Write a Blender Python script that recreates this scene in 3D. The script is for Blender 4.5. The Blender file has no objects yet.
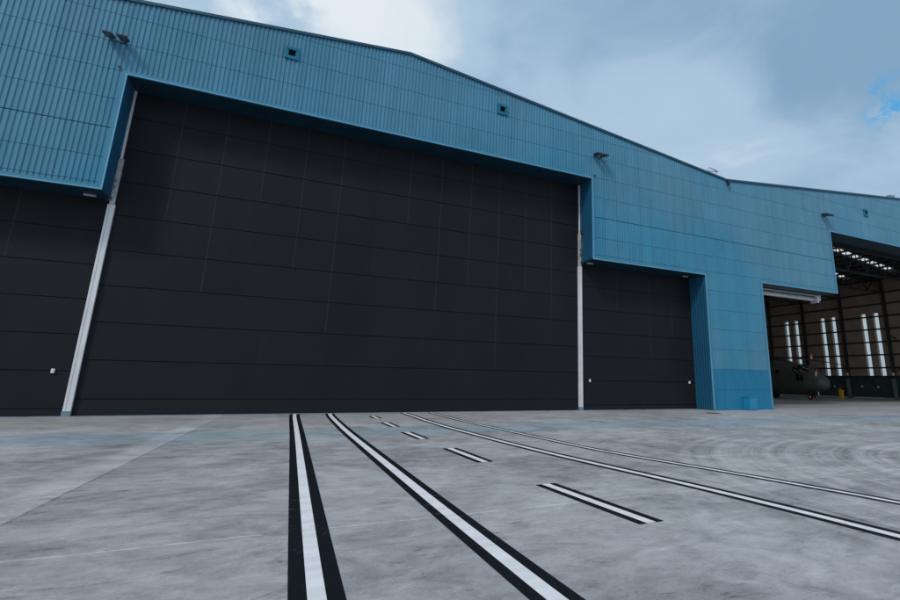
import bpy, math, random
from mathutils import Vector, Matrix
random.seed(4)
sc = bpy.context.scene
C = sc.collection
PI = math.pi

# ------------------------------------------------------------------ measured plan of the place (metres)
ZA, ZB = 8.655, 13.74                 # head of the low side openings, head of the high middle opening
XL, XR = -6.56, 16.54                 # high opening of the first bay
XM = (XL + XR) / 2
XC, XD = 25.45, 30.90                 # pier between the two bays
XV = (XC + XD) / 2
XM2 = 2 * XV - XM
XF = 39.50                            # high opening of the second bay starts
XF2, XD2 = 2 * XM2 - XF, 2 * XM2 - XD
XC0, XD0 = 2 * XM - XC, 2 * XM - XD   # mirrored pier on the far left
XEND = 74.2
XW = 73.5                             # inner face of the far side wall
ZP, ZV = 18.62, 15.97                 # ridge and valley
R = 1.43                              # depth of the door recess
DEPTH = 46.0

def zroof(x):
    half = XV - XM
    t = (x - XM) % (2 * half)
    t = min(t, 2 * half - t)
    return ZP - (ZP - ZV) * t / half

# ------------------------------------------------------------------ mesh builder
class MB:
    def __init__(s): s.v = []; s.f = []; s.m = []
    def face(s, pts, m=0):
        i = len(s.v); s.v += [tuple(p) for p in pts]; s.f.append(tuple(range(i, i + len(pts)))); s.m.append(m)
    def box(s, a, b, m=0):
        (x0, y0, z0), (x1, y1, z1) = a, b
        i = len(s.v)
        s.v += [(x0,y0,z0),(x1,y0,z0),(x1,y1,z0),(x0,y1,z0),(x0,y0,z1),(x1,y0,z1),(x1,y1,z1),(x0,y1,z1)]
        for q in ((0,3,2,1),(4,5,6,7),(0,1,5,4),(1,2,6,5),(2,3,7,6),(3,0,4,7)):
            s.f.append(tuple(i + k for k in q)); s.m.append(m)
    def tube(s, pts, r, n=10, m=0, cap=True):
        pts = [Vector(p) for p in pts]; rs = r if isinstance(r, (list, tuple)) else [r] * len(pts)
        base = len(s.v); up = Vector((0.123, 0.31, 0.94))
        for k, p in enumerate(pts):
            t = (pts[min(k+1, len(pts)-1)] - pts[max(k-1, 0)]).normalized()
            a = t.cross(up)
            if a.length < 1e-3: a = t.cross(Vector((1, 0, 0)))
            a.normalize(); b = t.cross(a)
            for j in range(n):
                w = 2 * PI * j / n
                s.v.append(tuple(p + (a * math.cos(w) + b * math.sin(w)) * rs[k]))
        for k in range(len(pts) - 1):
            for j in range(n):
                s.f.append((base+k*n+j, base+k*n+(j+1)%n, base+(k+1)*n+(j+1)%n, base+(k+1)*n+j)); s.m.append(m)
        if cap:
            s.f.append(tuple(base + j for j in reversed(range(n)))); s.m.append(m)
            s.f.append(tuple(base + (len(pts)-1)*n + j for j in range(n))); s.m.append(m)
    def beam(s, a, b, w, h, m=0):
        a, b = Vector(a), Vector(b); t = (b - a).normalized()
        u = t.cross(Vector((0, 0, 1)))
        if u.length < 1e-3: u = Vector((1, 0, 0))
        u.normalize(); n = u.cross(t)
        i = len(s.v)
        for p in (a, b):
            for sx, sy in ((-1,-1),(1,-1),(1,1),(-1,1)):
                s.v.append(tuple(p + u * sx * w / 2 + n * sy * h / 2))
        for q in ((0,1,5,4),(1,2,6,5),(2,3,7,6),(3,0,4,7),(3,2,1,0),(4,5,6,7)):
            s.f.append(tuple(i + k for k in q)); s.m.append(m)
    def build(s, name, mats, parent=None, smooth=False, bevel=0):
        me = bpy.data.meshes.new(name); me.from_pydata(s.v, [], s.f)
        for mt in (mats if isinstance(mats, (list, tuple)) else [mats]): me.materials.append(mt)
        me.polygons.foreach_set('material_index', s.m)
        if smooth: me.polygons.foreach_set('use_smooth', [True] * len(s.f))
        me.update()
        o = bpy.data.objects.new(name, me); C.objects.link(o)
        if parent: o.parent = parent
        if bevel:
            b = o.modifiers.new('bevel', 'BEVEL'); b.width = bevel; b.segments = 2; b.limit_method = 'ANGLE'
        return o

def tag(o, label, cat, group=None):
    o['label'] = label; o['category'] = cat
    if group: o['group'] = group
    return o
def empty(name, loc, label, cat, group=None):
    o = bpy.data.objects.new(name, None); o.location = loc; C.objects.link(o)
    return tag(o, label, cat, group)
def copy_to(o, parent, loc):
    c = o.copy(); C.objects.link(c); c.parent = parent; c.location = loc
    for ch in list(o.children):
        k = ch.copy(); C.objects.link(k); k.parent = c
    return c

# ------------------------------------------------------------------ materials
def mat(name):
    m = bpy.data.materials.new(name); m.use_nodes = True
    nt = m.node_tree; nt.nodes.clear()
    out = nt.nodes.new('ShaderNodeOutputMaterial'); bs = nt.nodes.new('ShaderNodeBsdfPrincipled')
    nt.links.new(bs.outputs[0], out.inputs[0])
    return m, nt, bs, out
def node(nt, t, **k):
    n = nt.nodes.new(t)
    for a, b in k.items(): setattr(n, a, b)
    return n
def sock(nt, inp, v):
    if hasattr(v, 'is_output'): nt.links.new(v, inp)
    else: inp.default_value = v
def math_(nt, op, a, b=None, c=None, clamp=False):
    n = node(nt, 'ShaderNodeMath', operation=op, use_clamp=clamp)
    for i, v in enumerate((a, b, c)):
        if v is not None: sock(nt, n.inputs[i], v)
    return n.outputs[0]
def mix(nt, f, a, b, blend='MIX'):
    n = node(nt, 'ShaderNodeMix', data_type='RGBA', blend_type=blend)
    sock(nt, n.inputs[0], f); sock(nt, n.inputs[6], a); sock(nt, n.inputs[7], b)
    return n.outputs[2]
def noise(nt, co, scale, detail=4, rough=.55, sc3=None, loc=(0,0,0), dist=0):
    if sc3 or loc != (0,0,0):
        mp = node(nt, 'ShaderNodeMapping'); nt.links.new(co, mp.inputs[0])
        mp.inputs['Scale'].default_value = sc3 or (1,1,1); mp.inputs['Location'].default_value = loc
        co = mp.outputs[0]
    n = node(nt, 'ShaderNodeTexNoise'); nt.links.new(co, n.inputs[0])
    n.inputs['Scale'].default_value = scale; n.inputs['Detail'].default_value = detail
    n.inputs['Roughness'].default_value = rough; n.inputs['Distortion'].default_value = dist
    return n.outputs[0]
def ramp(nt, f, a, b, lo=0., hi=1.):
    n = node(nt, 'ShaderNodeMapRange', interpolation_type='SMOOTHSTEP'); n.clamp = True
    sock(nt, n.inputs[0], f); n.inputs[1].default_value = a; n.inputs[2].default_value = b
    n.inputs[3].default_value = lo; n.inputs[4].default_value = hi
    return n.outputs[0]
def objco(nt): return node(nt, 'ShaderNodeTexCoord').outputs['Object']
def c4(c): return (c[0], c[1], c[2], 1)

def simple(name, col, rough=.5, metal=0., var=.12, scale=1.5, spec=.5, sc3=None, bump=0):
    m, nt, bs, _ = mat(name); co = objco(nt)
    n = noise(nt, co, scale, 5, sc3=sc3)
    f = ramp(nt, n, .3, .7, 1 - var, 1 + var)
    v = node(nt, 'ShaderNodeVectorMath', operation='SCALE'); v.inputs[0].default_value = col
    nt.links.new(f, v.inputs['Scale']); nt.links.new(v.outputs[0], bs.inputs['Base Color'])
    bs.inputs['Roughness'].default_value = rough; bs.inputs['Metallic'].default_value = metal
    bs.inputs['Specular IOR Level'].default_value = spec
    if bump:
        b = node(nt, 'ShaderNodeBump'); b.inputs['Strength'].default_value = bump; b.inputs['Distance'].default_value = .02
        nt.links.new(n, b.inputs['Height']); nt.links.new(b.outputs[0], bs.inputs['Normal'])
    return m

def cladding_mat(name, col, col2, rough):
    m, nt, bs, _ = mat(name); co = objco(nt)
    big = noise(nt, co, .16, 4)
    streak = noise(nt, co, 1., 5, sc3=(2.2, 2.2, .09))
    fine = noise(nt, co, 6., 4, sc3=(1, 1, .25))
    # each sheet is a touch lighter or darker
    sp = node(nt, 'ShaderNodeSeparateXYZ'); nt.links.new(co, sp.inputs[0])
    ix = math_(nt, 'FLOOR', math_(nt, 'DIVIDE', math_(nt, 'SUBTRACT', sp.outputs[0], -20.93), .9144))
    iz = math_(nt, 'FLOOR', math_(nt, 'DIVIDE', math_(nt, 'SUBTRACT', sp.outputs[2], 11.3), 1.28))
    cb = node(nt, 'ShaderNodeCombineXYZ'); nt.links.new(ix, cb.inputs[0]); nt.links.new(iz, cb.inputs[2])
    wn = node(nt, 'ShaderNodeTexWhiteNoise', noise_dimensions='3D'); nt.links.new(cb.outputs[0], wn.inputs['Vector'])
    f = math_(nt, 'ADD', ramp(nt, big, .3, .7, .93, 1.07), ramp(nt, streak, .3, .75, -.05, .07))
    f = math_(nt, 'ADD', f, math_(nt, 'MULTIPLY', math_(nt, 'SUBTRACT', wn.outputs[0], .5), .07))
    f = math_(nt, 'ADD', f, ramp(nt, fine, .3, .7, -.03, .03))
    v = node(nt, 'ShaderNodeVectorMath', operation='SCALE'); v.inputs[0].default_value = col
    nt.links.new(f, v.inputs['Scale'])
    dust = ramp(nt, noise(nt, co, .35, 5, sc3=(1, 1, .4), loc=(7, 3, 1)), .50, .75, 0, .05)
    tone = ramp(nt, noise(nt, co, .085, 4, .5, loc=(3.1, 0, 8)), .34, .54)
    v.inputs[0].default_value = col; nt.links.new(mix(nt, tone, c4(col), c4(col2)), v.inputs[0])
    cc = mix(nt, dust, v.outputs[0], c4((.33, .36, .42)))
    nt.links.new(cc, bs.inputs['Base Color'])
    nt.links.new(ramp(nt, streak, .3, .7, rough - .06, rough + .1), bs.inputs['Roughness'])
    bs.inputs['Specular IOR Level'].default_value = .5
    return m

M = {}
BLUE = (.034, .221, .345)
M['clad'] = cladding_mat('blue_cladding', BLUE, (.074, .232, .345), .34)
M['clad_low'] = cladding_mat('blue_cladding_lower', (.002, .175, .325), (.004, .18, .325), .5)  # same blue sheets, reflection difference at the foot put into the colour
M['trim'] = simple('blue_trim', (.050, .227, .345), .4, var=.08, scale=.6, spec=.4)
M['lip'] = simple('pale_blue_edge_trim', (.13, .36, .52), .4, var=.05)
M['cab'] = simple('blue_cabinet', (.012, .23, .41), .4, var=.06)
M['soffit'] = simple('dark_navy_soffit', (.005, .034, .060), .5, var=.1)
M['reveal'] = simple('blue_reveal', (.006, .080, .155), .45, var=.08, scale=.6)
M['coping'] = simple('dark_coping', (.010, .065, .11), .45, var=.1)
M['groove'] = simple('groove_joint', (.03, .14, .23), .7)
M['post'] = simple('white_painted_steel', (.72, .70, .72), .45, var=.07, scale=2.5, sc3=(1,1,.3))
M['shoe'] = simple('galvanised_steel', (.22, .29, .34), .45, metal=.5, var=.2)
M['rail'] = simple('grey_weathered_steel', (.48, .47, .48), .5, var=.2, scale=3)
M['guard'] = simple('grey_column_guard', (.16, .17, .18), .6, var=.15)
M['alu'] = simple('bare_aluminium', (.62, .63, .64), .3, metal=.9, var=.1)
M['steel'] = simple('dark_steel', (.035, .034, .036), .5, var=.2)
M['black'] = simple('black_plastic', (.012, .013, .015), .4)
M['hole'] = simple('vent_throat', (.004, .004, .005), .9, spec=.1)
M['vent'] = simple('teal_vent_hood', (.008, .15, .25), .45, var=.08, spec=.3)
M['glasslamp'] = simple('lamp_glass', (.03, .035, .04), .2)
M['whitebox'] = simple('white_plastic', (.75, .75, .74), .4, var=.04)
M['lining'] = simple('brown_wall_lining', (.34, .255, .205), .75, var=.12, scale=.8, spec=.2)
M['dado'] = simple('dark_green_wall', (.038, .062, .054), .6, var=.2)
M['roof'] = simple('roof_sheet', (.10, .12, .14), .6, var=.15, scale=.4)
M['inner'] = simple('dark_roof_deck', (.07, .065, .06), .7, var=.15)
M['yellow'] = simple('yellow_paint', (.92, .46, .01), .45, var=.1)
M['red'] = simple('red_paint', (.62, .02, .03), .4, var=.1)
M['white'] = simple('white_cloth', (.78, .76, .76), .6, var=.05)
M['heli'] = simple('olive_drab_paint', (.078, .085, .060), .5, var=.2, scale=1.2)
M['radome'] = simple('dark_radome', (.085, .09, .078), .45, var=.1)
M['heliglass'] = simple('cockpit_glass', (.008, .009, .010), .06, var=.05, spec=.8)
M['rubber'] = simple('tyre_rubber', (.012, .012, .012), .8)
M['blade'] = simple('rotor_blade', (.02, .021, .02), .6)

def door_mat():
    m, nt, bs, _ = mat('black_door_fabric'); co = objco(nt)
    sp = node(nt, 'ShaderNodeSeparateXYZ'); nt.links.new(co, sp.inputs[0])
    iz = math_(nt, 'FLOOR', math_(nt, 'DIVIDE', math_(nt, 'SUBTRACT', sp.outputs[2], .65), 1.485))
    ix = math_(nt, 'FLOOR', math_(nt, 'DIVIDE', math_(nt, 'ADD', sp.outputs[0], 4.61), 1.742))
    cb = node(nt, 'ShaderNodeCombineXYZ'); nt.links.new(ix, cb.inputs[0]); nt.links.new(iz, cb.inputs[2])
    wn = node(nt, 'ShaderNodeTexWhiteNoise', noise_dimensions='3D'); nt.links.new(cb.outputs[0], wn.inputs['Vector'])
    n = noise(nt, co, .35, 5, sc3=(1, 1, .5))
    dirt = noise(nt, co, 1.2, 6, .65, sc3=(1.4, 1, .3))
    f = math_(nt, 'ADD', ramp(nt, n, .3, .7, .9, 1.1), math_(nt, 'MULTIPLY', math_(nt, 'SUBTRACT', wn.outputs[0], .5), .14))
    f = math_(nt, 'ADD', f, ramp(nt, dirt, .5, .8, 0, .30))
    v = node(nt, 'ShaderNodeVectorMath', operation='SCALE'); v.inputs[0].default_value = (.0125, .0135, .0168)
    nt.links.new(f, v.inputs['Scale']); nt.links.new(v.outputs[0], bs.inputs['Base Color'])
    nt.links.new(ramp(nt, dirt, .3, .7, .5, .66), bs.inputs['Roughness'])
    bs.inputs['Specular IOR Level'].default_value = .16
    # slack fabric: shallow folds
    b = node(nt, 'ShaderNodeBump'); b.inputs['Strength'].default_value = .25; b.inputs['Distance'].default_value = .08
    nt.links.new(noise(nt, co, .8, 3, sc3=(1.6, 1, .45)), b.inputs['Height']); nt.links.new(b.outputs[0], bs.inputs['Normal'])
    return m
M['door'] = door_mat()
M['weld'] = simple('door_weld_tape', (.030, .032, .037), .7, spec=.2)
M['doorgap'] = simple('door_gap', (.004, .005, .006), .9)

def pane_mat(name, clear):
    m, nt, bs, out = mat(name)
    tl = node(nt, 'ShaderNodeBsdfTranslucent'); tr = node(nt, 'ShaderNodeBsdfTransparent'); tr.inputs[0].default_value = (1, .94, .84, 1)
    co = objco(nt); mx = node(nt, 'ShaderNodeMixShader')
    nt.links.new(mix(nt, ramp(nt, noise(nt, co, 1.2, 4), .35, .65), c4((.95, .90, .82)), c4((.80, .74, .66))), tl.inputs[0])
    mx.inputs[0].default_value = clear
    nt.links.new(tl.outputs[0], mx.inputs[1]); nt.links.new(tr.outputs[0], mx.inputs[2])
    nt.links.new(mx.outputs[0], out.inputs[0])
    return m
M['pane'] = pane_mat('milky_window_sheet', .80)
M['skypane'] = pane_mat('milky_rooflight_sheet', .0)

def paint_mat(name, col, wear, under=(.30, .31, .33)):
    m, nt, bs, _ = mat(name); co = objco(nt)
    n = noise(nt, co, 9., 8, .7)
    big = noise(nt, co, .6, 4)
    s = noise(nt, co, 2.2, 6, .6, sc3=(.4, 2.6, 1))
    w = math_(nt, 'MAXIMUM', ramp(nt, math_(nt, 'ADD', n, math_(nt, 'MULTIPLY', big, .35)), .76, .90, 0, wear), ramp(nt, noise(nt, co, 38., 6, .75), .62, .70, 0, wear * 1.6))
    a = node(nt, 'ShaderNodeVectorMath', operation='SCALE'); a.inputs[0].default_value = col
    nt.links.new(ramp(nt, s, .3, .7, .90, 1.08), a.inputs['Scale'])
    nt.links.new(mix(nt, w, a.outputs[0], c4(under)), bs.inputs['Base Color'])
    bs.inputs['Roughness'].default_value = .7; bs.inputs['Specular IOR Level'].default_value = .15
    b = node(nt, 'ShaderNodeBump'); b.inputs['Strength'].default_value = .2; b.inputs['Distance'].default_value = .004
    nt.links.new(noise(nt, co, 90., 3), b.inputs['Height']); nt.links.new(b.outputs[0], bs.inputs['Normal'])
    return m
M['pwhite'] = paint_mat('white_line_paint', (.82, .78, .78), .30)
M['pblack'] = paint_mat('black_line_paint', (.0055, .0065, .0085), .14)
M['pyellow'] = paint_mat('faded_yellow_line_paint', (.45, .33, .16), .5)

def ground_mat():
    m, nt, bs, _ = mat('brushed_concrete'); co = objco(nt)
    sp = node(nt, 'ShaderNodeSeparateXYZ'); nt.links.new(co, sp.inputs[0]); X, Y = sp.outputs[0], sp.outputs[1]
    big = noise(nt, co, .12, 5, .6)
    mid = noise(nt, co, .50, 10, .68, dist=1.0)
    st = noise(nt, co, 1.4, 10, .74, sc3=(.8, 1.2, 1), dist=.8)
    st2 = noise(nt, co, 4.2, 10, .78, sc3=(.75, 1.2, 1), loc=(3, 9, 0), dist=.5)
    fine = noise(nt, co, 34., 5, .75)
    f = math_(nt, 'ADD', ramp(nt, big, .3, .7, .85, 1.12), ramp(nt, mid, .34, .66, -.15, .15))
    f = math_(nt, 'ADD', f, ramp(nt, st, .36, .64, -.16, .16))
    f = math_(nt, 'ADD', f, ramp(nt, st2, .32, .68, -.12, .12))
    f = math_(nt, 'ADD', f, ramp(nt, fine, .3, .7, -.10, .10))
    # scattered dark scuffs and pale scrapes
    sk = noise(nt, co, 1.5, 9, .78, sc3=(.6, 1.8, 1), loc=(11, 2, 0), dist=.8)
    f = math_(nt, 'SUBTRACT', f, ramp(nt, sk, .55, .66, 0, .34))
    sk2 = noise(nt, co, 1.1, 9, .75, sc3=(.5, 1.8, 1), loc=(-5, 4, 0), dist=.5)
    f = math_(nt, 'ADD', f, ramp(nt, sk2, .57, .68, 0, .24))
    sk3 = noise(nt, co, 5.0, 6, .7, sc3=(.5, 1.5, 1), loc=(2, 7, 0), dist=1.2)
    f = math_(nt, 'SUBTRACT', f, math_(nt, 'MULTIPLY', ramp(nt, sk3, .58, .68, 0, .36), ramp(nt, mid, .4, .6, 1, .1)))
    # tyre arcs on the right of the apron
    dx = math_(nt, 'SUBTRACT', X, 17.2); dy = math_(nt, 'SUBTRACT', Y, -22.2)
    rr = math_(nt, 'SQRT', math_(nt, 'ADD', math_(nt, 'MULTIPLY', dx, dx), math_(nt, 'MULTIPLY', dy, dy)))
    cb = node(nt, 'ShaderNodeCombineXYZ'); nt.links.new(rr, cb.inputs[0])
    ring = noise(nt, cb.outputs[0], 2.6, 5, .7)
    band = math_(nt, 'MULTIPLY', ramp(nt, rr, 4.5, 6, 0, 1), ramp(nt, rr, 9.5, 13, 1, 0))
    brk = ramp(nt, noise(nt, co, .16, 3, loc=(4, 4, 0)), .4, .6, .25, 1)
    f = math_(nt, 'ADD', f, math_(nt, 'MULTIPLY', math_(nt, 'MULTIPLY', ramp(nt, ring, .38, .62, -.24, .18), band), brk))
    # saw-cut joints of the slabs
    def joint(coord, off, per, w):
        a = math_(nt, 'SUBTRACT', coord, off)
        k = math_(nt, 'SUBTRACT', math_(nt, 'FRACT', math_(nt, 'ADD', math_(nt, 'DIVIDE', a, per), .5)), .5)
        return ramp(nt, math_(nt, 'MULTIPLY', math_(nt, 'ABSOLUTE', k), per), w * .4, w, 1, 0)
    wob = math_(nt, 'MULTIPLY', math_(nt, 'SUBTRACT', noise(nt, co, .4, 3), .5), .05)
    jx = joint(math_(nt, 'ADD', math_(nt, 'ADD', X, math_(nt, 'MULTIPLY', wob, .3)), math_(nt, 'MULTIPLY', Y, -.062)), -1.36, 9.6, .022)
    jy = joint(math_(nt, 'ADD', Y, math_(nt, 'MULTIPLY', wob, 2.)), -4.97, 12.9, .030)
    jy = math_(nt, 'MULTIPLY', jy, ramp(nt, noise(nt, co, 1.3, 6, .75, loc=(6,1,0)), .40, .56, 0, 1))
    j = math_(nt, 'MULTIPLY', jx, ramp(nt, noise(nt, co, .3, 3, loc=(2,8,0)), .36, .50, .35, 1))
    mg = math_(nt, 'SUBTRACT', math_(nt, 'ADD', X, math_(nt, 'MULTIPLY', Y, -.062)), -1.36)
    f = math_(nt, 'ADD', f, math_(nt, 'MULTIPLY', math_(nt, 'MULTIPLY', ramp(nt, mg, -.75, -.40, 0, 1), ramp(nt, mg, -.02, .02, 1, 0)), .30))
    # pale ground strip beside the long joint, pale scrape along the cross joint
    f = math_(nt, 'ADD', f, math_(nt, 'MULTIPLY', jy, .5))
    f = math_(nt, 'MULTIPLY', f, math_(nt, 'SUBTRACT', 1., math_(nt, 'MULTIPLY', j, .45)))
    col = node(nt, 'ShaderNodeVectorMath', operation='SCALE')
    hue = mix(nt, ramp(nt, noise(nt, co, .22, 4, loc=(1, 5, 0)), .38, .64), c4((.398, .376, .376)), c4((.412, .398, .385)))
    hue = mix(nt, ramp(nt, noise(nt, co, .5, 5, sc3=(.5, 1.5, 1), loc=(9, 1, 0)), .56, .74, 0, .55), hue, c4((.42, .385, .37)))
    nt.links.new(hue, col.inputs[0]); nt.links.new(f, col.inputs['Scale'])
    # sky reflection on a smoother strip before the doors, painted in as blue tint
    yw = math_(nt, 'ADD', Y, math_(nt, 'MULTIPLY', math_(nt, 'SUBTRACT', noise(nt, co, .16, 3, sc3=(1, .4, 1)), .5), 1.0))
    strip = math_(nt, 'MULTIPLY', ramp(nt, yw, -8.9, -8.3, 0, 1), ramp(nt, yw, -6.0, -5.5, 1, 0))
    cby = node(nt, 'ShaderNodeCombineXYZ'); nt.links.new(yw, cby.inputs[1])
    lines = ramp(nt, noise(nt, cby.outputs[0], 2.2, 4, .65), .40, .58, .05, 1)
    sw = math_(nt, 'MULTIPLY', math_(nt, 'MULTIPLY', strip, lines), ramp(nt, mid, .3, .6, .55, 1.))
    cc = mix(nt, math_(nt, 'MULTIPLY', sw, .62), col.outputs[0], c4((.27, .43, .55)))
    # warmer trodden strip right at the threshold
    th = math_(nt, 'MULTIPLY', ramp(nt, Y, -4.6, -3.6, 0, 1), ramp(nt, st, .3, .6, .15, .5))
    cc = mix(nt, th, cc, c4((.37, .36, .355)))
    # indoors: dull sealed floor
    ins = math_(nt, 'MULTIPLY', ramp(nt, Y, 1.2, 1.5, 0, 1), .35)
    cc = mix(nt, ins, cc, c4((.20, .20, .205)))
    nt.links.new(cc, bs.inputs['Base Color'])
    rg = math_(nt, 'ADD', ramp(nt, mid, .3, .7, .48, .68), math_(nt, 'MULTIPLY', strip, -.12))
    nt.links.new(rg, bs.inputs['Roughness']); bs.inputs['Specular IOR Level'].default_value = .45
    b = node(nt, 'ShaderNodeBump'); b.inputs['Strength'].default_value = .3; b.inputs['Distance'].default_value = .01
    h = math_(nt, 'ADD', math_(nt, 'MULTIPLY', fine, .5), math_(nt, 'ADD', st2, math_(nt, 'MULTIPLY', j, -1.2)))
    nt.links.new(h, b.inputs['Height']); nt.links.new(b.outputs[0], bs.inputs['Normal'])
    return m
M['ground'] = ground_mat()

# ------------------------------------------------------------------ ground
g = MB()
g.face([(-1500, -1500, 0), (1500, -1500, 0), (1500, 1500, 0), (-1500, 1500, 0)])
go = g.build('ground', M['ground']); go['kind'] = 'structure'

# ------------------------------------------------------------------ the hangar
H = empty('hangar', (XM, 0, 0), 'huge blue ribbed metal hangar with black doors and one open bay', 'hangar')
HI = Matrix.Translation((-XM, 0, 0))
def part(mb, name, mats, parent=H, **k):
    o = mb.build(name, mats, None, **k); o.parent = parent
    if parent is H: o.location = (-XM, 0, 0)
    return o

# front sheeting: real trapezoidal ribs, cut round the openings and along the gables
def zbottom(x):
    if x < XC0: return 0.
    if x < XL: return ZA
    if x < XR: return ZB
    if x < XC: return ZA
    if x < XD: return 0.
    if x < XF: return ZA
    if x < XF2: return ZB
    if x < XD2: return ZA
    return 0.
PITCH = .18; RIB = .036
bp = []
x = XD0; k = 0
while x < XEND:
    # pan, slope, crown, slope
    bp += [(x, 0), (x + .040, 0), (x + .066, -RIB), (x + .150, -RIB)]
    if k % 5 == 4: bp += [(x + .176, 0), (x + .1762, .012), (x + .1940, .012), (x + .1942, 0)]
    x += PITCH + (.0144 if k % 5 == 4 else 0); k += 1
def yat(x):
    for (a, ya), (b, yb) in zip(bp, bp[1:]):
        if a <= x <= b and b > a: return ya + (yb - ya) * (x - a) / (b - a)
    return 0
extra = [(q, yat(q)) for q in (XC0, XL, XR, XC, XD, XF, XF2, XD2, XM, XV, XM2, 2*XM - XV)]
bp = sorted([b for b in bp if b[0] < XEND] + extra)
SEAMS = [11.30 + 1.28 * i for i in range(-8, 6)]
SEAMS = [z if z > 9 else z + .21 for z in SEAMS]
cl = MB()
for (x0, y0), (x1, y1) in zip(bp, bp[1:]):
    if x1 - x0 < 1e-6: continue
    zb = zbottom((x0 + x1) / 2); t0, t1 = zroof(x0), zroof(x1); tm = min(t0, t1)
    lev = [(zb, 0.)]
    for s in SEAMS:
        GW = .021 if abs(s - 11.3) < .01 else .009
        if s - GW > zb + .2 and s + GW < tm - .25:
            lev += [(s - GW, 0), (s - GW, .05), (s + GW, .05), (s + GW, 0)]
    for (za, da), (zc, dc) in zip(lev, lev[1:]):
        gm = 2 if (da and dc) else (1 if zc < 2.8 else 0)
        cl.face([(x0, y0 + da, za), (x1, y1 + da, za), (x1, y1 + dc, zc), (x0, y0 + dc, zc)], gm)
    za, da = lev[-1]
    cl.face([(x0, y0, za), (x1, y1, za), (x1, y1, t1), (x0, y0, t0)], 0)
part(cl, 'front_cladding', [M['clad'], M['clad_low'], M['groove']])

# backing of the front sheeting (so that gaps are closed) -- inner liner
bk = MB()
for a, b in zip([XD0, XC0, XL, XR, XC, XD, XF, XF2, XD2], [XC0, XL, XR, XC, XD, XF, XF2, XD2, XEND]):
    zb = zbottom((a + b) / 2)
    xs = sorted(set([a, b] + [q for q in (XM, XV, XM2, 2*XM - XV) if a < q < b]))
    for p, q in zip(xs, xs[1:]):
        A = [(p, zb), (q, zb), (q, zroof(q) - .05), (p, zroof(p) - .05)]
        bk.face([(u, .08, w) for u, w in A]); bk.face([(u, .30, w) for u, w in reversed(A)])
part(bk, 'front_liner', M['inner'])

# smooth flashing round the openings
def flashing(pts, name='edge_flashing', w=.26):
    m = MB()
    for (a, b, c, d) in pts: m.box((a, -.062, b), (c, .02, d))
    return part(m, name, M['trim'])
for (l, hl, hr, r) in ((XC0, XL, XR, XC), (XD, XF, XF2, XD2)):
    w = .17
    flashing([(l - w, 0.02, l, ZA + w), (l, ZA, hl - w - .002, ZA + w), (hl - w, ZA, hl, ZB + w), (hl, ZB, hr, ZB + w),
              (hr, ZA, hr + w, ZB + w), (hr + w + .002, ZA, r, ZA + w), (r, 0.02, r + w, ZA + w)])
for (l, hl, hr, r) in ((XC0, XL, XR, XC), (XD, XF, XF2, XD2)):
    w = .055
    m = MB()
    for (a, b, c, d) in [(l - w, 0.02, l, ZA + w), (l + .001, ZA, hl - w - .001, ZA + w), (hl - w, ZA, hl, ZB + w), (hl + .001, ZB, hr - .001, ZB + w),
              (hr, ZA, hr + w, ZB + w), (hr + w + .001, ZA, r - .001, ZA + w), (r, 0.02, r + w, ZA + w)]:
        m.box((a, -.078, b), (c, -.0625, d))
    part(m, 'edge_lip', M['lip'])
# coping along the gables
cp = MB()
kx = [XD0 - .1, 2*XM - XV, XM, XV, XM2, XEND + .1]
for a, b in zip(kx, kx[1:]):
    za, zb = zroof(a) , zroof(b)
    P = [(a, -.11, za - .10), (a, -.11, za + .04), (a, .35, za + .04), (a, .35, za - .10)]
    Q = [(b, -.11, zb - .10), (b, -.11, zb + .04), (b, .35, zb + .04), (b, .35, zb - .10)]
    for i in range(4):
        j = (i + 1) % 4; cp.face([P[i], Q[i], Q[j], P[j]])
    cp.face(P); cp.face(list(reversed(Q)))
part(cp, 'roof_coping', M['coping'])

# reveals: jambs and soffits of the recess
def reveal_sheet(x, z0, z1, face, y1=R):
    m = MB(); n = max(1, int(y1 / .18)); 
    prof = []
    for i in range(n):
        y = y1 * i / n; dy = y1 / n
        prof += [(y, 0), (y + dy * .3, 0), (y + dy * .5, .018), (y + dy * .85, .018)]
    prof.append((y1, 0))
    for (a, da), (b, db) in zip(prof, prof[1:]):
        m.face([(x + face * da, a, z0), (x + face * db, b, z0), (x + face * db, b, z1), (x + face * da, a, z1)])
    return m
def jamb(x, z0, z1, face, y1=R, name='jamb'):
    return part(reveal_sheet(x, z0, z1, face, y1), name, M['reveal'])
ZN = 10.56                                       # the slot for the post stops here
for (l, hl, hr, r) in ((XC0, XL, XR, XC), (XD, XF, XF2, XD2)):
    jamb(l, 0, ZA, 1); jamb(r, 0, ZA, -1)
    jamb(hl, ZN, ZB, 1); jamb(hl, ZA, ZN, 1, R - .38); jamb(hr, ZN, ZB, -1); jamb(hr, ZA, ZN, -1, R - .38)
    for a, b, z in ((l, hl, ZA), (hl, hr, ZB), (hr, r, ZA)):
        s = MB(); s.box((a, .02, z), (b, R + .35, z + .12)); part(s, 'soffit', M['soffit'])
    # boxing behind the slot
    for xx, f in ((hl, -1), (hr, 1)):
        s = MB()
        s.box((min(xx + f*.05, xx + f*.6), R - .38, ZA + .12), (max(xx + f*.05, xx + f*.6), R - .36, ZN), 0)
        s.box((min(xx + f*.5, xx + f*.6), R - .36, ZA + .12), (max(xx + f*.5, xx + f*.6), R + .3, ZN + .2), 0)
        s.box((min(xx + f*.0, xx + f*.5), R - .38, ZN), (max(xx + f*.0, xx + f*.5), R + .3, ZN + .2), 0)
        part(s, 'post_slot', M['steel'])

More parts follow.
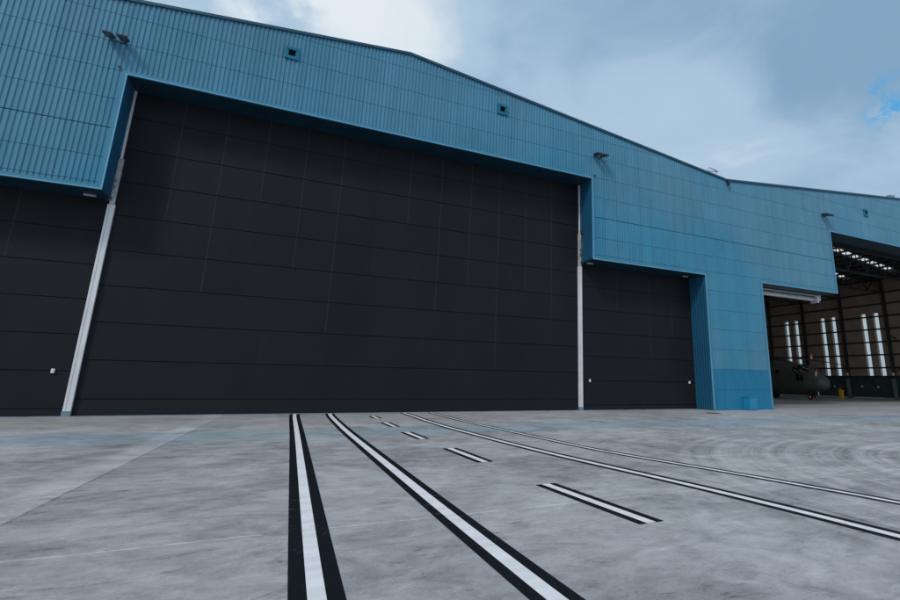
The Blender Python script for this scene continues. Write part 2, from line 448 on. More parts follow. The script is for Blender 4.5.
# black fabric doors made of horizontal sections
def door(x0, x1, ztop, seams, verts, name):
    m = MB(); z = [0.03] + seams + [ztop + .3]
    y = R
    for a, b in zip(z, z[1:]):
        lo, hi = a + .010, b - .010
        sag = .012
        ys = [y - .030, y - .018, y - .006]
        zs = [lo, (lo + hi) / 2, hi]
        m.face([(x0, ys[0], zs[0]), (x1, ys[0], zs[0]), (x1, ys[1], zs[1]), (x0, ys[1], zs[1])])
        m.face([(x0, ys[1], zs[1]), (x1, ys[1], zs[1]), (x1, ys[2], zs[2]), (x0, ys[2], zs[2])])
        m.face([(x0, y + .05, lo), (x1, y + .05, lo), (x1, ys[0], lo), (x0, ys[0], lo)], 2)
        m.face([(x0, ys[2], hi), (x1, ys[2], hi), (x1, y + .05, hi), (x0, y + .05, hi)], 2)
        for q, zlow in verts:
            if lo + .2 < zlow: continue
            m.face([(q - .017, ys[0] - .003, lo), (q + .017, ys[0] - .003, lo), (q + .017, ys[1] - .003, zs[1]), (q - .017, ys[1] - .003, zs[1])], 1)
            m.face([(q - .017, ys[1] - .003, zs[1]), (q + .017, ys[1] - .003, zs[1]), (q + .017, ys[2] - .003, hi), (q - .017, ys[2] - .003, hi)], 1)
    m.face([(x0, y + .055, 0), (x1, y + .055, 0), (x1, y + .055, ztop + .3), (x0, y + .055, ztop + .3)], 2)
    m.face([(x1, y + .3, 0), (x0, y + .3, 0), (x0, y + .3, ztop + .3), (x1, y + .3, ztop + .3)], 0)
    return part(m, name, [M['door'], M['weld'], M['doorgap']])
vx = [(-4.61 + 1.742 * i, [8., 5., 9.4, 6.5, 3.5, 6., 9.4, 5., 6.5, 2., 6.5, 5.][i]) for i in range(12)] + [(4.10, 6.5)]
door(XL + .10, XR - .10, ZB, [.65 + 1.485 * i for i in range(9)], vx, 'high_door')
sv = [.30 + 1.40 * i for i in range(6)]
door(XR + .05, XC + .02, ZA, sv, [(21.83, 3.), (19.3, 6.), (23.7, 3.5)], 'side_door')
door(XC0 - .02, XL - .05, ZA, sv, [(-9.4, 6.), (-12., 4.)], 'side_door')
# steel sill along the foot of the doors
s = MB(); s.box((XC0 + .01, R - .20, 0), (XC - .01, R + .2, .028)); part(s, 'door_sill', M['shoe'])
# small white call boxes on the side doors
for q in (-7.19, 17.17, 24.93):
    s = MB(); s.box((q - .055, R - .09, 1.60), (q + .055, R - .02, 1.76)); s.tube([(q, R - .12, 1.70), (q, R - .088, 1.70)], .03)
    part(s, 'call_box', M['whitebox'], bevel=.01)

# posts between the high and low doors
for q, f in ((XL + .06, -1), (XR - .05, 1)):
    m = MB()
    m.box((q - .125, R - .17, .20), (q + .125, R - .045, 8.45)); m.box((q - .05, R - .178, .20), (q - .03, R - .1705, 8.45), 1)
    part(m, 'post', [M['post'], M['rail']], bevel=.008)
    po = [o for o in H.children if o.name.startswith('post') and not o.name.startswith('post_slot')][-1]
    sh = MB(); sh.box((q - .14, R - .19, .0), (q + .14, R - .03, .195)); so = sh.build('post_shoe', M['shoe'], po)
    br = MB()
    for zz in (8.62, 9.15, 9.45):
        br.box((q - .12 + f * .10, R - .20, zz), (q + .10 + f * .10, R - .165, zz + .14))
    br.box((q + f * .16 - .03, R - .20, 8.6), (q + f * .16 + .03, R - .14, ZN - .1))
    br.build('hinge_bracket', M['shoe'], po)
    m = MB(); m.box((q - .085, R - .16, 8.46), (q + .085, R - .05, ZN - .05)); m.build('post_head_rail', M['rail'], po)
    m = MB(); m.box((q + f * .02 - .045, R - .13, ZN - .045), (q + f * .02 + .045, R - .045, ZB)); part(m, 'guide_rail', M['post'])

# the door of the second bay is drawn up; its post is swung up under the low head
m = MB(); m.tube([(XD + .3, 1.25, 8.28), (38.4, 1.25, 8.28)], .17, 14); m.box((XD + .3, 1.02, 8.48), (38.6, 1.48, 8.60))
part(m, 'raised_post', M['alu'])
m = MB(); m.box((38.4, .95, 8.0), (38.62, 1.55, 8.5)); m.box((38.9, 1.1, 8.2), (39.05, 1.4, 8.62)); m.box((38.6, 1.2, 8.28), (38.92, 1.3, 8.4))
part(m, 'post_head', M['whitebox'])
for a, b, z in ((XD, XF, ZA), (XF, XF2, ZB), (XF2, XD2, ZA)):
    m = MB()
    for i in range(4): m.box((a + .1, R + .36 + .02 * (i % 2), z - .12 + i * .28), (b - .1, R + .60 - .02 * (i % 2), z + .16 + i * .28))
    part(m, 'raised_door', M['door'])

# floodlights in pairs, vents, ladder hoop, outlets
def floodlight(x, z):
    a = bpy.data.objects.new('floodlight', None); C.objects.link(a); a.parent = H; a.location = (x - XM, 0, z)
    m = MB(); m.box((-.30, -.09, .03), (.30, -.045, .10)); m.box((-.26, -.16, .04), (-.22, -.089, .09)); m.box((.22, -.16, .04), (.26, -.089, .09))
    m.build('bracket', M['coping'], a)
    for dx in (-.24, .24):
        h = MB(); h.box((-.16, -.36, -.045), (.16, .18, .045))
        for i in range(6): h.box((-.14 + i * .05, -.30, .044), (-.12 + i * .05, .12, .075))
        o = h.build('lamp_head', M['black'], a, bevel=.012); o.location = (dx, -.34, .06); o.rotation_euler = (math.radians(12), 0, 0)
        gl = MB(); gl.box((-.135, -.33, -.056), (.135, .15, -.046))
        b = gl.build('lamp_glass', M['glasslamp'], a); b.location = (dx, -.34, .06); b.rotation_euler = (math.radians(12), 0, 0)
    return a
for x, z in ((-7.1, 15.1), (17.0, 15.2), (38.9, 14.9)): floodlight(x, z)
def vent(x, z):
    a = bpy.data.objects.new('vent', None); C.objects.link(a); a.parent = H; a.location = (x - XM, 0, z)
    m = MB(); o, i, y = .31, .15, -.11
    for p in ((-o, -o, o, -i), (-o, i, o, o), (-o, -i, -i, i), (i, -i, o, i)): m.box((p[0], y, p[1]), (p[2], .0, p[3]))
    m.box((-i - .04, y - .05, i), (i + .04, y - .001, i + .04))
    m.build('vent_frame', M['vent'], a)
    m = MB(); m.box((-i, -.060, -i), (i, -.050, i)); m.build('vent_opening', M['hole'], a)  # flat near-black plate, the hole's shade put into its colour
for x, z in ((-.62, 16.73), (10.45, 16.74), (44.8, 16.2)): vent(x, z)
m = MB(); rr = .042
m.tube([(26.42, .30, zroof(26.4)), (26.93, .30, 16.78), (28.04, .55, 16.80), (27.5, .55, 16.22)], rr, 8)
m.tube([(26.75, .80, 16.1), (27.10, .80, 16.72), (28.04, .55, 16.80)], rr, 8); m.tube([(27.45, .55, 16.3), (28.05, .55, 16.25)], rr, 8)
part(m, 'ladder_hoop', M['rail'])
m = MB(); m.box((XV - .10, -.27, ZV - .42), (XV + .10, -.115, ZV - .12)); m.tube([(XV, -.2, ZV - .52), (XV, -.2, ZV - .419)], .06); part(m, 'rainwater_outlet', M['black'])
m = MB(); m.box((49.6, .2, zroof(49.8)), (50.1, .6, zroof(49.8) + .40)); part(m, 'roof_cowl', M['shoe'], bevel=.03)
m = MB(); m.tube([(50.6, .4, zroof(50.6)), (50.6, .4, zroof(50.6) + .5)], .05); part(m, 'vent_pipe', M['shoe'])
# blue cabinet at the foot of the pier
m = MB(); m.box((28.05, -.62, .04), (28.72, -.066, .80)); m.box((28.02, -.65, .80), (28.75, -.066, .84)); m.box((28.07, -.60, 0), (28.70, -.07, .04))
part(m, 'wall_cabinet', M['cab'], bevel=.01)
# bolt heads at the opening corners, lamps under the low heads
for q in ((XL - .30, ZB + .27), (XR + .22, ZB + .22)):
    m = MB(); m.box((q[0] - .05, -.10, q[1] - .04), (q[0] + .05, -.064, q[1] + .04)); part(m, 'corner_cleat', M['black'])
for q in (-7.15, 16.95, 24.6):
    m = MB(); m.box((q - .20, .82, ZA - .07), (q + .20, .96, ZA - .004)); part(m, 'soffit_lamp', M['rail'], bevel=.02)

# roof: two slopes over each bay, strips of milky rooflight over the open bay
TR = 5.95; Y0 = 2.95
def slab(m, a, b, y0, y1, th=.22):
    za, zb = zroof(a) - .03, zroof(b) - .03
    P = [(a, y0, za), (b, y0, zb), (b, y1, zb), (a, y1, za)]; Q = [(p[0], p[1], p[2] - th) for p in P]
    m.face(P, 0); m.face(list(reversed(Q)), 1)
    for i in range(4):
        j = (i + 1) % 4; m.face([P[j], P[i], Q[i], Q[j]], 1)
ystrips = []
for kx2 in range(7):
    yc = Y0 + TR * kx2 + TR / 2
    ystrips.append((yc - .55, yc + .55))
ys = [.35] + [q for s2 in ystrips for q in s2] + [DEPTH]
m = MB()
slab(m, XD0, 2*XM - XV, .35, DEPTH); slab(m, 2*XM - XV, XM, .35, DEPTH); slab(m, XM, XV, .35, DEPTH)
for a, b in ((XV, XM2), (XM2, XEND)):
    for i, (p, q) in enumerate(zip(ys, ys[1:])):
        if i % 2 == 0: slab(m, a, b, p, q)
        else:
            i0, i1 = (a + 4.5, b - 1.5) if a < XM2 - 1 else (a + 1.5, b - 3.)
            slab(m, a, i0, p, q); slab(m, i1, b, p, q)
part(m, 'roof', [M['roof'], M['inner']])
for a, b in ((XV, XM2), (XM2, XEND)):
    i0, i1 = (a + 4.5, b - 1.5) if a < XM2 - 1 else (a + 1.5, b - 3.)
    for p, q in ystrips:
        m = MB(); m.face([(i0, p, zroof(i0) - .08), (i1, p, zroof(i1) - .08), (i1, q, zroof(i1) - .08), (i0, q, zroof(i0) - .08)])
        part(m, 'rooflight', M['skypane'])

# purlins, trusses and columns in the open bay
x = XV + 1.2
while x < XW:
    m = MB(); z = zroof(x) - .26
    m.box((x - .04, .4, z - .24), (x + .04, DEPTH - .3, z - .003)); m.box((x - .10, .4, z - .26), (x + .041, DEPTH - .3, z - .242))
    part(m, 'purlin', M['steel']); x += 1.62
m = MB(); ya = 0
zt = lambda x: zroof(x) - .66
zl = 13.95
xa, xb = XV + .9, XW - .05
n = 26
m.beam((xa, 0, zt(xa)), (XM2, 0, zt(XM2)), .22, .24); m.beam((XM2, 0, zt(XM2)), (xb, 0, zt(xb)), .22, .24)
m.beam((xa, 0, zl), (xb, 0, zl), .22, .22)
for i in range(n):
    p = xa + (xb - xa) * i / n; q = xa + (xb - xa) * (i + 1) / n
    if i % 2 == 0: m.beam((p, 0, zl), (q, 0, zt(q)), .11, .11)
    else: m.beam((p, 0, zt(p)), (q, 0, zl), .11, .11)
    m.beam((q, .0, zl), (q, .0, zt(q)), .07, .07)
tr = part(m, 'roof_truss', M['steel'])
tr.location.y = Y0
for k in range(1, 8): copy_to(tr, H, (-XM, Y0 + TR * k, 0))
m = MB()
m.box((XW - .42, -.13, 0), (XW - .02, -.09, 15.4)); m.box((XW - .42, .09, 0), (XW - .02, .13, 15.4)); m.box((XW - .40, -.09, 0), (XW - .05, .09, 15.4))
m.box((XW - .55, -.25, 0), (XW - .02, .25, .06))
m.box((XW - .50, -.16, 3.02), (XW - .425, .16, 3.40), 1)
m.box((XW - .60, -.22, .06), (XW - .425, .22, 2.6), 2)
co_ = part(m, 'column', [M['steel'], M['whitebox'], M['guard']]); co_.location.y = Y0 - .05
for k in range(1, 8): copy_to(co_, H, (-XM, Y0 - .05 + TR * k, 0))

# far side wall with its tall slot windows
WZ0, WZ1, WW = 2.95, 11.38, .74
wy = []
for k in range(7):
    for off in (1.38, 3.02): wy.append(Y0 + TR * k + off)
m = MB()
edges = [.3]
for y in wy: edges += [y - WW / 2, y + WW / 2]
edges.append(DEPTH)
for i, (a, b) in enumerate(zip(edges, edges[1:])):
    spans = [(2.85, 15.85)] if i % 2 == 0 else [(2.85, WZ0), (WZ1, 15.85)]
    for p, q in spans: m.box((XW, a, p), (XEND - .2, b, q))
part(m, 'side_wall', M['lining'])
m = MB(); m.box((XW - .08, .3, .205), (XEND - .2, DEPTH, 2.845)); m.box((XW - .16, .3, 2.62), (XW - .085, DEPTH, 2.74)); 
part(m, 'wall_base', M['dado'])
m = MB(); m.box((XW - .16, .3, 0), (XEND - .25, DEPTH, .20)); part(m, 'wall_kerb', M['rail'])
win = None
for i, y in enumerate(wy):
    if win is None:
        m = MB(); m.face([(XW + .10, -WW/2, WZ0), (XW + .10, WW/2, WZ0), (XW + .10, WW/2, WZ1), (XW + .10, -WW/2, WZ1)])
        win = part(m, 'slot_window', M['pane']); win.location = (-XM, y, 0)
    else: copy_to(win, H, (-XM, y, 0))
for z in (2.92, 4.05, 5.75, 7.45, 9.15, 10.85, 12.5, 14.0):
    m = MB(); m.box((XW - .09, .35, z - .10), (XW - .005, DEPTH - .3, z + .10)); part(m, 'girt', M['steel'])
for k in range(7):
    yy = Y0 + TR * k
    for off in (2.2, 4.3):
        m = MB(); m.box((XW - .17, yy + off - .09, 1.45), (XW - .085, yy + off + .09, 1.68))
        part(m, 'socket_box', M['whitebox'])
# cross bracing in the third bay of the wall, a pipe run along it
m = MB(); m.beam((XW - .2, Y0 + TR - 0.05, 3.2), (XW - .2, Y0 + TR * 2 - .05, 8.4), .1, .1); m.beam((XW - .3, Y0 + TR - .05, 8.4), (XW - .3, Y0 + TR * 2 - .05, 3.2), .1, .1)
part(m, 'wall_brace', M['steel'])
# remaining walls
m = MB(); m.box((XD0 + .2, DEPTH, 0), (XEND - .1, DEPTH + .25, 15.85)); part(m, 'rear_wall', M['lining'])
m = MB()
for c0, c1, apex in ((XD0 + .2, XV, XM), (XV, XEND - .1, XM2)):
    m.face([(c0, DEPTH + .1, 15.83), (c1, DEPTH + .1, 15.83), (c1, DEPTH + .1, zroof(c1) - .2), (apex, DEPTH + .1, ZP - .2), (c0, DEPTH + .1, zroof(c0) - .2)])
part(m, 'rear_gable', M['lining'])
m = MB(); m.box((XV - .12, .32, 0), (XV + .12, DEPTH, 15.6)); part(m, 'party_wall', M['dado'])
m = MB(); m.box((XD0 + .02, .31, 0), (XD0 + .2, DEPTH, 15.9)); part(m, 'end_wall', M['clad'])
m = MB(); m.box((XEND - .199, .31, 2.84), (XEND - .02, DEPTH, 2.94)); part(m, 'wall_ledge', M['clad'])

# ------------------------------------------------------------------ painted lines on the apron
def smooth_path(P, n=60):
    # Catmull-Rom through (x, y) points
    out = []
    Q = [P[0]] + P + [P[-1]]
    for i in range(1, len(Q) - 2):
        for t in [j / 12 for j in range(12)]:
            p0, p1, p2, p3 = Q[i-1], Q[i], Q[i+1], Q[i+2]
            out.append(tuple(.5 * (2*p1[d] + (p2[d]-p0[d])*t + (2*p0[d]-5*p1[d]+4*p2[d]-p3[d])*t*t + (3*p1[d]-p0[d]-3*p2[d]+p3[d])*t**3) for d in (0, 1)))
    out.append(P[-1]); return out
def ribbon(P, w0, w1, z=.004, cut0=0, cut1=0):
    m = MB(); n = len(P); L = []
    for i, p in enumerate(P):
        a, b = P[max(i-1, 0)], P[min(i+1, n-1)]
        d = Vector((b[0]-a[0], b[1]-a[1])).normalized(); nn = Vector((-d.y, d.x))
        L.append(((p[0] + nn.x * w0, p[1] + nn.y * w0, z), (p[0] + nn.x * w1, p[1] + nn.y * w1, z)))
    for (a, b), (c, d) in zip(L, L[1:]): m.face([b, d, c, a] if w1 < w0 else [a, c, d, b])
    # faces must look up
    return m
def line(P, label, name='painted_line', wi=.072, wo=.20, group=None, cat='floor line'):
    o = empty(name, (P[0][0], P[0][1], 0), label, cat, group)
    for nm, a, b, mt in (('white_stripe', -wi, wi, 'pwhite'), ('black_border', -wo, -wi - .001, 'pblack'), ('black_border', wi + .001, wo, 'pblack')):
        m = ribbon([(x - P[0][0], y - P[0][1]) for x, y in P], b, a)
        r = m.build(nm, M[mt], o)
    return o
YS = R - .22
line(smooth_path([(1.44, YS), (1.33, -1.0), (1.02, -9.), (.60, -19.0), (.54, -20.6), (.30, -26.)]), 'straight white line with black borders, leftmost and nearest one to the camera', wi=.068, wo=.205)
line(smooth_path([(2.90, YS), (2.75, -1.2), (2.54, -6.5), (2.43, -10.9), (2.36, -14.0), (2.285, -17.5), (2.245, -20.0), (2.23, -22.), (2.2, -28.)]), 'thick white line with black borders sweeping from the door to bottom centre', wi=.078, wo=.20)
line(smooth_path([(6.28, YS), (6.17, -1.1), (6.03, -3.7), (5.98, -6.6), (6.05, -10.6), (6.19, -13.5), (6.34, -15.3), (6.48, -16.7), (6.57, -17.8), (6.62, -18.9), (6.65, -20.3), (6.68, -26.)]), 'long black-edged white line reaching the right edge, next to a thinner one', wi=.072, wo=.20)
line(smooth_path([(7.62, YS), (7.50, -1.5), (7.42, -4.5), (7.46, -7.4), (7.52, -10.9), (7.62, -13.4), (7.86, -15.0), (8.08, -16.3), (8.25, -17.4), (8.38, -18.4), (8.52, -19.7), (8.7, -24.)]), 'thin white line with black edging, farthest right of the painted lines', wi=.055, wo=.17)
DG = 'dashes between the long painted lines'
for (cx0, cx1, y0, y1, lab) in ((4.33, 4.40, -16.58, -19.12, 'largest and nearest white dash with black sides, alone on the concrete'),
                               (4.26, 4.28, -11.86, -14.13, 'second nearest white dash with black sides, just behind the largest dash'),
                               (4.20, 4.20, -7.80, -9.75, 'middle white dash with black sides, on the bluish strip'),
                               (4.30, 4.28, -4.10, -5.86, 'small white dash with black sides, second from the black door'),
                               (4.46, 4.44, -.76, -2.04, 'smallest white dash with black sides, closest to the black door')):
    line([(cx0, y0), ((cx0 + cx1) / 2, (y0 + y1) / 2), (cx1, y1)], lab, 'painted_dash', .07, .19, DG, 'dash marking')
m = ribbon([(XD + 1.2 - 34, 0), (70.5 - 34, 0)], .16, -.16)
yl = m.build('yellow_line', M['pyellow']); yl.location = (34, 7.2, 0)
tag(yl, 'faded yellow brown line along the floor inside the open hangar bay', 'floor line')

m = MB(); m.tube([(0, 0, .004), (0, 0, .012)], .40, 28); m.box((-.10, -.02, .011), (.10, .02, .018))
mh = m.build('drain_cover', M['black']); mh.location = (23.05, -2.3, 0)
tag(mh, 'small round black drain cover in the concrete beside the blue pier', 'drain cover')
# ------------------------------------------------------------------ helicopter in the open bay (nose towards the door)
HX, HY = 58.0, 13.7
heli = empty('helicopter', (HX, HY, 0), 'dark olive military helicopter parked in the open hangar bay', 'helicopter')
ST = [(0, 1.80, .03, .03), (.10, 1.80, .32, .36), (.35, 1.82, .62, .72), (.8, 1.88, .92, 1.02), (1.4, 2.0, 1.16, 1.24), (2.0, 2.15, 1.40, 1.38), (2.6, 2.26, 1.62, 1.46),
      (3.3, 2.34, 1.80, 1.52), (4.5, 2.38, 1.88, 1.55), (8., 2.40, 1.88, 1.55), (10.5, 2.50, 1.76, 1.5), (12.5, 2.85, 1.35, 1.25), (14.5, 3.2, .88, .8), (17., 3.4, .58, .5), (20., 3.55, .42, .34), (20.4, 3.56, .2, .15)]
def station(s):
    for a, b in zip(ST, ST[1:]):
        if a[0] <= s <= b[0]:
            t = (s - a[0]) / (b[0] - a[0]); return [a[i] + (b[i] - a[i]) * t for i in (1, 2, 3)]
    return list(ST[-1][1:])
def surf(s, th, off=0):
    zc, hz, hw = station(s); e = 2 / 2.7
    c, q = math.cos(th), math.sin(th)
    return (math.copysign(abs(c) ** e, c) * (hw + off), s, zc + math.copysign(abs(q) ** e, q) * (hz + off))
m = MB(); NS = 32
ss = sorted(set([a[0] for a in ST] + [.05, .2, .55, 1.1, 1.7, 2.3, 2.95, 3.9, 6, 9.3, 11.5, 13.5, 15.7]))
m.v = [surf(s, 2 * PI * j / NS) for s in ss for j in range(NS)]
for i in range(len(ss) - 1):
    for j in range(NS):
        m.f.append((i*NS + j, i*NS + (j+1) % NS, (i+1)*NS + (j+1) % NS, (i+1)*NS + j)); m.m.append(1 if ss[i] < .5 else 0)
m.f.append(tuple(range(NS))); m.m.append(1); m.f.append(tuple(reversed(range((len(ss)-1)*NS, len(ss)*NS)))); m.m.append(0)
m.build('fuselage', [M['heli'], M['radome']], heli, smooth=True)
def patch(s0, s1, a0, a1, name, off=.02, na=8, nb=8, s0b=None):
    m = MB()
    P = [[surf(s0 + (s1 - s0) * i / na, math.radians(a0 + (a1 - a0) * j / nb), off) for j in range(nb + 1)] for i in range(na + 1)]
    for i in range(na):
        for j in range(nb): m.face([P[i][j], P[i][j+1], P[i+1][j+1], P[i+1][j]])
    return m.build(name, M['heliglass'], heli, smooth=True)
patch(1.75, 3.05, 50, 86, 'windscreen'); patch(1.75, 3.05, 94, 130, 'windscreen')
for a0, a1 in ((22, 44), (136, 158)): patch(2.1, 3.5, a0, a1, 'cockpit_window')
for a0, a1 in ((-2, 16), (164, 182)):
    for s in (2.15, 2.62): patch(s, s + .36, a0, a1, 'lower_window')
for s in (5.2, 6.6, 8.):
    for a0, a1 in ((12, 26), (154, 168)): patch(s, s + .5, a0, a1, 'cabin_window')
m = MB()                                            # engine cowling hump
for k, (s, w, h) in enumerate(((4.1, .3, .05), (4.8, .95, .34), (6.5, 1.1, .52), (9.5, 1.0, .50), (11.5, .5, .1))):
    for j in range(13):
        t = PI * j / 12; m.v.append((math.cos(t) * w, s, 4.02 - .03 * max(0, s - 8) + math.sin(t) * (h + .18)))
for k in range(4):
    for j in range(12): m.f.append((k*13+j, k*13+j+1, (k+1)*13+j+1, (k+1)*13+j)); m.m.append(0)
m.build('engine_cowling', M['heli'], heli, smooth=True)
m = MB(); m.tube([(0, 7, 4.5), (0, 7, 4.95)], .32, 16); m.tube([(0, 7, 4.95), (0, 7, 5.08)], [.5, .36], 16)
m.build('rotor_head', M['blade'], heli)
for k in range(5):
    a = math.radians(-102 + 72 * k); d = Vector((math.cos(a), math.sin(a), 0)); pr = Vector((-d.y, d.x, 0))
    m = MB(); L = 8.6; w = .32; N = 8
    for i in range(N + 1):
        r = .4 + (L - .4) * i / N; z = 4.98 - .85 * (r / L) ** 2
        c = Vector((0, 7, z)) + d * r
        for q, h in ((-w, -.01), (-w * .3, .05), (w, .01), (-w * .3, -.04)): m.v.append(tuple(c + pr * q + Vector((0, 0, h))))
    for i in range(N):
        for j in range(4): m.f.append((i*4+j, i*4+(j+1)%4, (i+1)*4+(j+1)%4, (i+1)*4+j)); m.m.append(0)
    m.f.append((N*4, N*4+1, N*4+2, N*4+3)); m.m.append(0)
    b = m.build('rotor_blade', M['blade'], heli)
    if k in (0, 4):                                 # red and white markers standing on the blades that show
        r = 6.2 if k == 0 else 4.2; c = Vector((0, 7, 4.98 - .85 * (r / L) ** 2)) + d * r
        t = MB(); t.tube([c + Vector((0, 0, .02)), c + Vector((0, 0, .45))], [.10, .13], 10, 1); t.tube([c + Vector((0, 0, .451)), c + Vector((0, 0, .62))], [.2, .16], 10, 0)
        t.build('blade_marker', [M['red'], M['white']], b)
m = MB(); m.tube([(-.75, 1.0, 2.6), (-.75, .9, 3.2)], .10, 10, 1); m.tube([(-.75, .9, 3.2), (-.75, .85, 3.5)], .15, 10, 0); m.build('probe_cover', [M['red'], M['white']], heli)
for sx in (-1, 1):
    m = MB()
    for k, (s, w, h) in enumerate(((6.6, .15, .15), (7.3, .5, .42), (9.2, .5, .45), (10.4, .2, .2))):
        for j in range(14):
            t = 2 * PI * j / 14; m.v.append((sx * 1.75 + math.cos(t) * w, s, 1.15 + math.sin(t) * h))
    for k in range(3):
        for j in range(14): m.f.append((k*14+j, k*14+(j+1)%14, (k+1)*14+(j+1)%14, (k+1)*14+j)); m.m.append(0)
    m.build('sponson', M['heli'], heli, smooth=True)
def wheel(x, y, r, w, name='wheel'):
    m = MB(); m.tube([(x - w/2, y, r), (x - w/2 + .03, y, r), (x + w/2 - .03, y, r), (x + w/2, y, r)], [r - .05, r, r, r - .05], 20, 0)
    o = m.build(name, M['rubber'], heli)
    m = MB(); m.tube([(x - w/2 - .012, y, r), (x + w/2 + .012, y, r)], r * .5, 14, 0); m.build('rim', M['whitebox'] if w < .2 else M['shoe'], o)
    return o
for sx in (-1, 1):
    wheel(sx * .22, 2.3, .30, .18); wheel(sx * 1.75, 8.4, .42, .32); 
m = MB(); m.tube([(0, 2.3, .30), (0, 2.35, 1.0)], .07); m.tube([(-.22, 2.3, .3), (.22, 2.3, .3)], .05)
for sx in (-1, 1): m.tube([(sx * 1.75, 8.4, .42), (sx * 1.7, 8.4, 1.1)], .09)
m.build('undercarriage', M['shoe'], heli)
m = MB(); m.tube([(-.25, 1.25, 1.05), (-.30, 1.2, .55)], .05); m.box((-.36, 1.1, .44), (-.22, 1.3, .6)); m.build('nose_lamp', M['alu'], heli)
m = MB(); m.box((-.30, 1.95, 0), (.30, 2.0, .16)); m.build('wheel_chock', M['red'], heli)
m = MB()                                            # fin and tail rotor
for a, b in (((0, 18.6, 3.5), (0, 20.6, 6.2)),): m.beam(a, b, .22, 1.3)
m.build('tail_fin', M['heli'], heli)
m = MB()
for k in range(4):
    a = PI / 4 + k * PI / 2; m.beam((-.3, 20.5, 6.1), (-.3, 20.5 + 1.9 * math.cos(a), 6.1 + 1.9 * math.sin(a)), .05, .26)
m.build('tail_rotor', M['blade'], heli)

# ------------------------------------------------------------------ yellow fire point by the helicopter's nose
fp = empty('fire_point', (67.9, 18.7, 0), 'small bright yellow stand with a red top by the hangar side wall', 'fire stand')
m = MB()
P0 = [(-.25, -.22), (.25, -.22), (.25, .22), (-.25, .22)]
lv = [(0, .85), (.06, .85), (.08, .72), (1.05, 1.0), (1.1, .94)]
for z, s in lv: m.v += [(x * s, y * s, z) for x, y in P0]
for i in range(len(lv) - 1):
    for j in range(4): m.f.append((i*4+j, i*4+(j+1)%4, (i+1)*4+(j+1)%4, (i+1)*4+j)); m.m.append(0)
m.f.append((16, 17, 18, 19)); m.m.append(0)
m.build('stand_body', M['yellow'], fp, bevel=.02)
m = MB(); m.tube([(-.12, 0, 1.10), (-.12, 0, 1.36), (-.12, 0, 1.44)], [.12, .12, .05], 14); m.tube([(-.12, 0, 1.44), (-.12, 0, 1.50), (.02, 0, 1.50)], .025, 8); m.build('extinguisher', M['red'], fp)

# ------------------------------------------------------------------ sky, sun, camera
SUN_EL, SUN_AZ = math.radians(42), math.radians(232)     # azimuth from +Y towards +X: behind the camera
w = bpy.data.worlds.new('World'); sc.world = w; w.use_nodes = True
nt = w.node_tree; nt.nodes.clear()
out = nt.nodes.new('ShaderNodeOutputWorld'); bg = nt.nodes.new('ShaderNodeBackground'); nt.links.new(bg.outputs[0], out.inputs[0])
sky = nt.nodes.new('ShaderNodeTexSky'); sky.sky_type = 'NISHITA'; sky.sun_disc = False
sky.sun_elevation = SUN_EL; sky.sun_rotation = SUN_AZ; sky.air_density = 1.0; sky.dust_density = 1.5
co = node(nt, 'ShaderNodeTexCoord').outputs['Generated']
spz = node(nt, 'ShaderNodeSeparateXYZ'); nt.links.new(co, spz.inputs[0])
# project the direction on a flat cloud layer
den = math_(nt, 'ADD', math_(nt, 'MAXIMUM', spz.outputs[2], 0.), .22)
cb = node(nt, 'ShaderNodeCombineXYZ')
nt.links.new(math_(nt, 'DIVIDE', spz.outputs[0], den), cb.inputs[0]); nt.links.new(math_(nt, 'DIVIDE', spz.outputs[1], den), cb.inputs[1])
lay = cb.outputs[0]
n1 = noise(nt, lay, 1.1, 6, .52, loc=(2.3, .4, 0), dist=.4)
n2 = noise(nt, lay, .75, 5, .5, loc=(5.1, 1.7, 0), dist=.3)
n3 = noise(nt, lay, 2.6, 7, .58, loc=(.3, 3.3, 0), dist=.5)
def lobe(d, deg):                       # a bank of cloud (or a gap) round one direction of the sky
    vn = node(nt, 'ShaderNodeVectorMath', operation='DOT_PRODUCT'); nt.links.new(co, vn.inputs[0])
    vn.inputs[1].default_value = Vector(d).normalized()
    return ramp(nt, math_(nt, 'ADD', vn.outputs['Value'], math_(nt, 'MULTIPLY', math_(nt, 'SUBTRACT', n3, .5), .5 * (1 - math.cos(math.radians(deg))))), math.cos(math.radians(deg)), 1.)
t = math_(nt, 'ADD', .42, math_(nt, 'MULTIPLY', math_(nt, 'SUBTRACT', n2, .5), .9))
t = math_(nt, 'ADD', t, math_(nt, 'MULTIPLY', math_(nt, 'SUBTRACT', n3, .5), .85))
puff = ramp(nt, noise(nt, lay, 4.2, 6, .55, loc=(1.1, 2.2, 0), dist=.3), .40, .60)
for d, deg, amt in (((.137, .78, .61), 11, .50), ((.60, .67, .42), 15, .48), ((.415, .709, .569), 20, -.10), ((.72, .45, .54), 28, -.33), ((.83, .453, .30), 12, .18), ((-.30, .80, .52), 25, .06), ((-.5, -.6, .6), 70, .25)):  # last lobe: unseen sky behind the camera, brightness added to keep the illumination
    t = math_(nt, 'ADD', t, math_(nt, 'MULTIPLY', lobe(d, deg), amt))
t = math_(nt, 'ADD', t, math_(nt, 'MULTIPLY', math_(nt, 'MULTIPLY', lobe((-.033, .81, .586), 8), puff), .5))
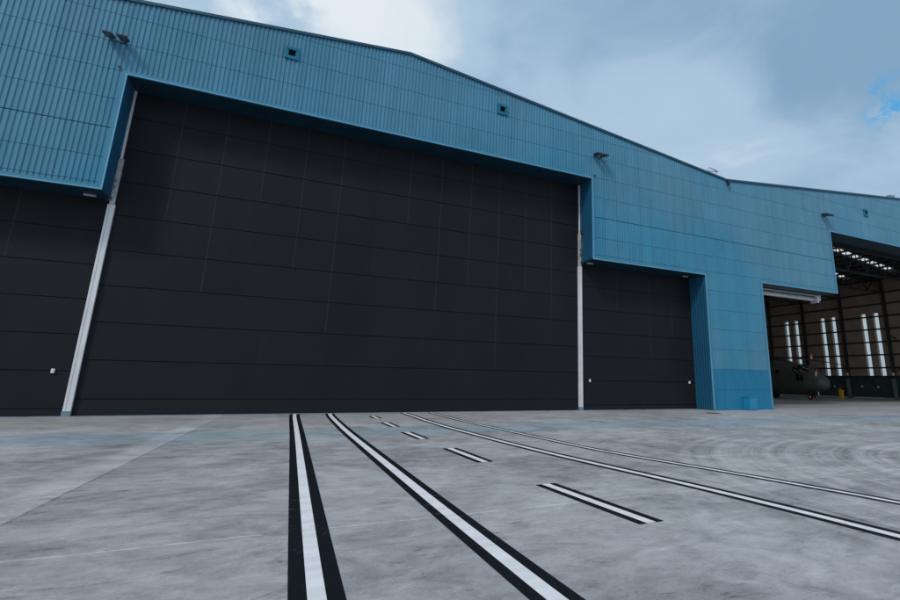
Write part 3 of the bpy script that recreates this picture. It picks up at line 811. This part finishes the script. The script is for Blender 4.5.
ccol = mix(nt, ramp(nt, t, .0, .5), c4((2.3, 3.8, 5.5)), c4((4.1, 5.6, 7.15)))
ccol = mix(nt, ramp(nt, t, .5, 1.), ccol, c4((7.6, 8.3, 8.8)))
gap = math_(nt, 'MULTIPLY', lobe((.826, .385, .432), 3.2), ramp(nt, noise(nt, lay, 9., 6, .65, dist=.5), .42, .60, 0, 1))
nt.links.new(mix(nt, gap, ccol, mix(nt, .8, sky.outputs[0], c4((.9, 4.2, 8.0)))), bg.inputs[0])
bg.inputs[1].default_value = .10

sun = bpy.data.lights.new('sun', 'SUN'); sun.energy = 1.4; sun.angle = math.radians(10); sun.color = (1, .96, .90)
so = bpy.data.objects.new('sun', sun); C.objects.link(so)
d = Vector((math.sin(SUN_AZ) * math.cos(SUN_EL), math.cos(SUN_AZ) * math.cos(SUN_EL), math.sin(SUN_EL)))
so.rotation_euler = d.to_track_quat('Z', 'Y').to_euler(); so.location = (0, -40, 60)

f, px, py, pitch, roll, yaw, D = 509.221, 525.244, 257.834, .2355, .0176, .4602, 24.4296
fw = Vector((math.sin(yaw) * math.cos(pitch), math.cos(yaw) * math.cos(pitch), math.sin(pitch)))
rt = Vector((math.cos(yaw), -math.sin(yaw), 0)); up = rt.cross(fw)
r2 = rt * math.cos(roll) + up * math.sin(roll); u2 = up * math.cos(roll) - rt * math.sin(roll)
cam = bpy.data.cameras.new('camera'); cam.sensor_fit = 'HORIZONTAL'; cam.sensor_width = 36; cam.lens = f / 900 * 36
cam.shift_x = (450 - px) / 900; cam.shift_y = (py - 300) / 900; cam.clip_start = .1; cam.clip_end = 4000
cobj = bpy.data.objects.new('camera', cam); C.objects.link(cobj)
mw = Matrix((r2, u2, -fw)).transposed().to_4x4(); mw.translation = Vector((0, -D, 1.65)); cobj.matrix_world = mw
sc.camera = cobj
vs = sc.view_settings; vs.view_transform = 'Standard'; vs.look = 'None'; vs.exposure = 0; vs.gamma = 1; vs.use_curve_mapping = False
sc.render.engine = 'CYCLES'; sc.cycles.max_bounces = 8; sc.cycles.transparent_max_bounces = 8
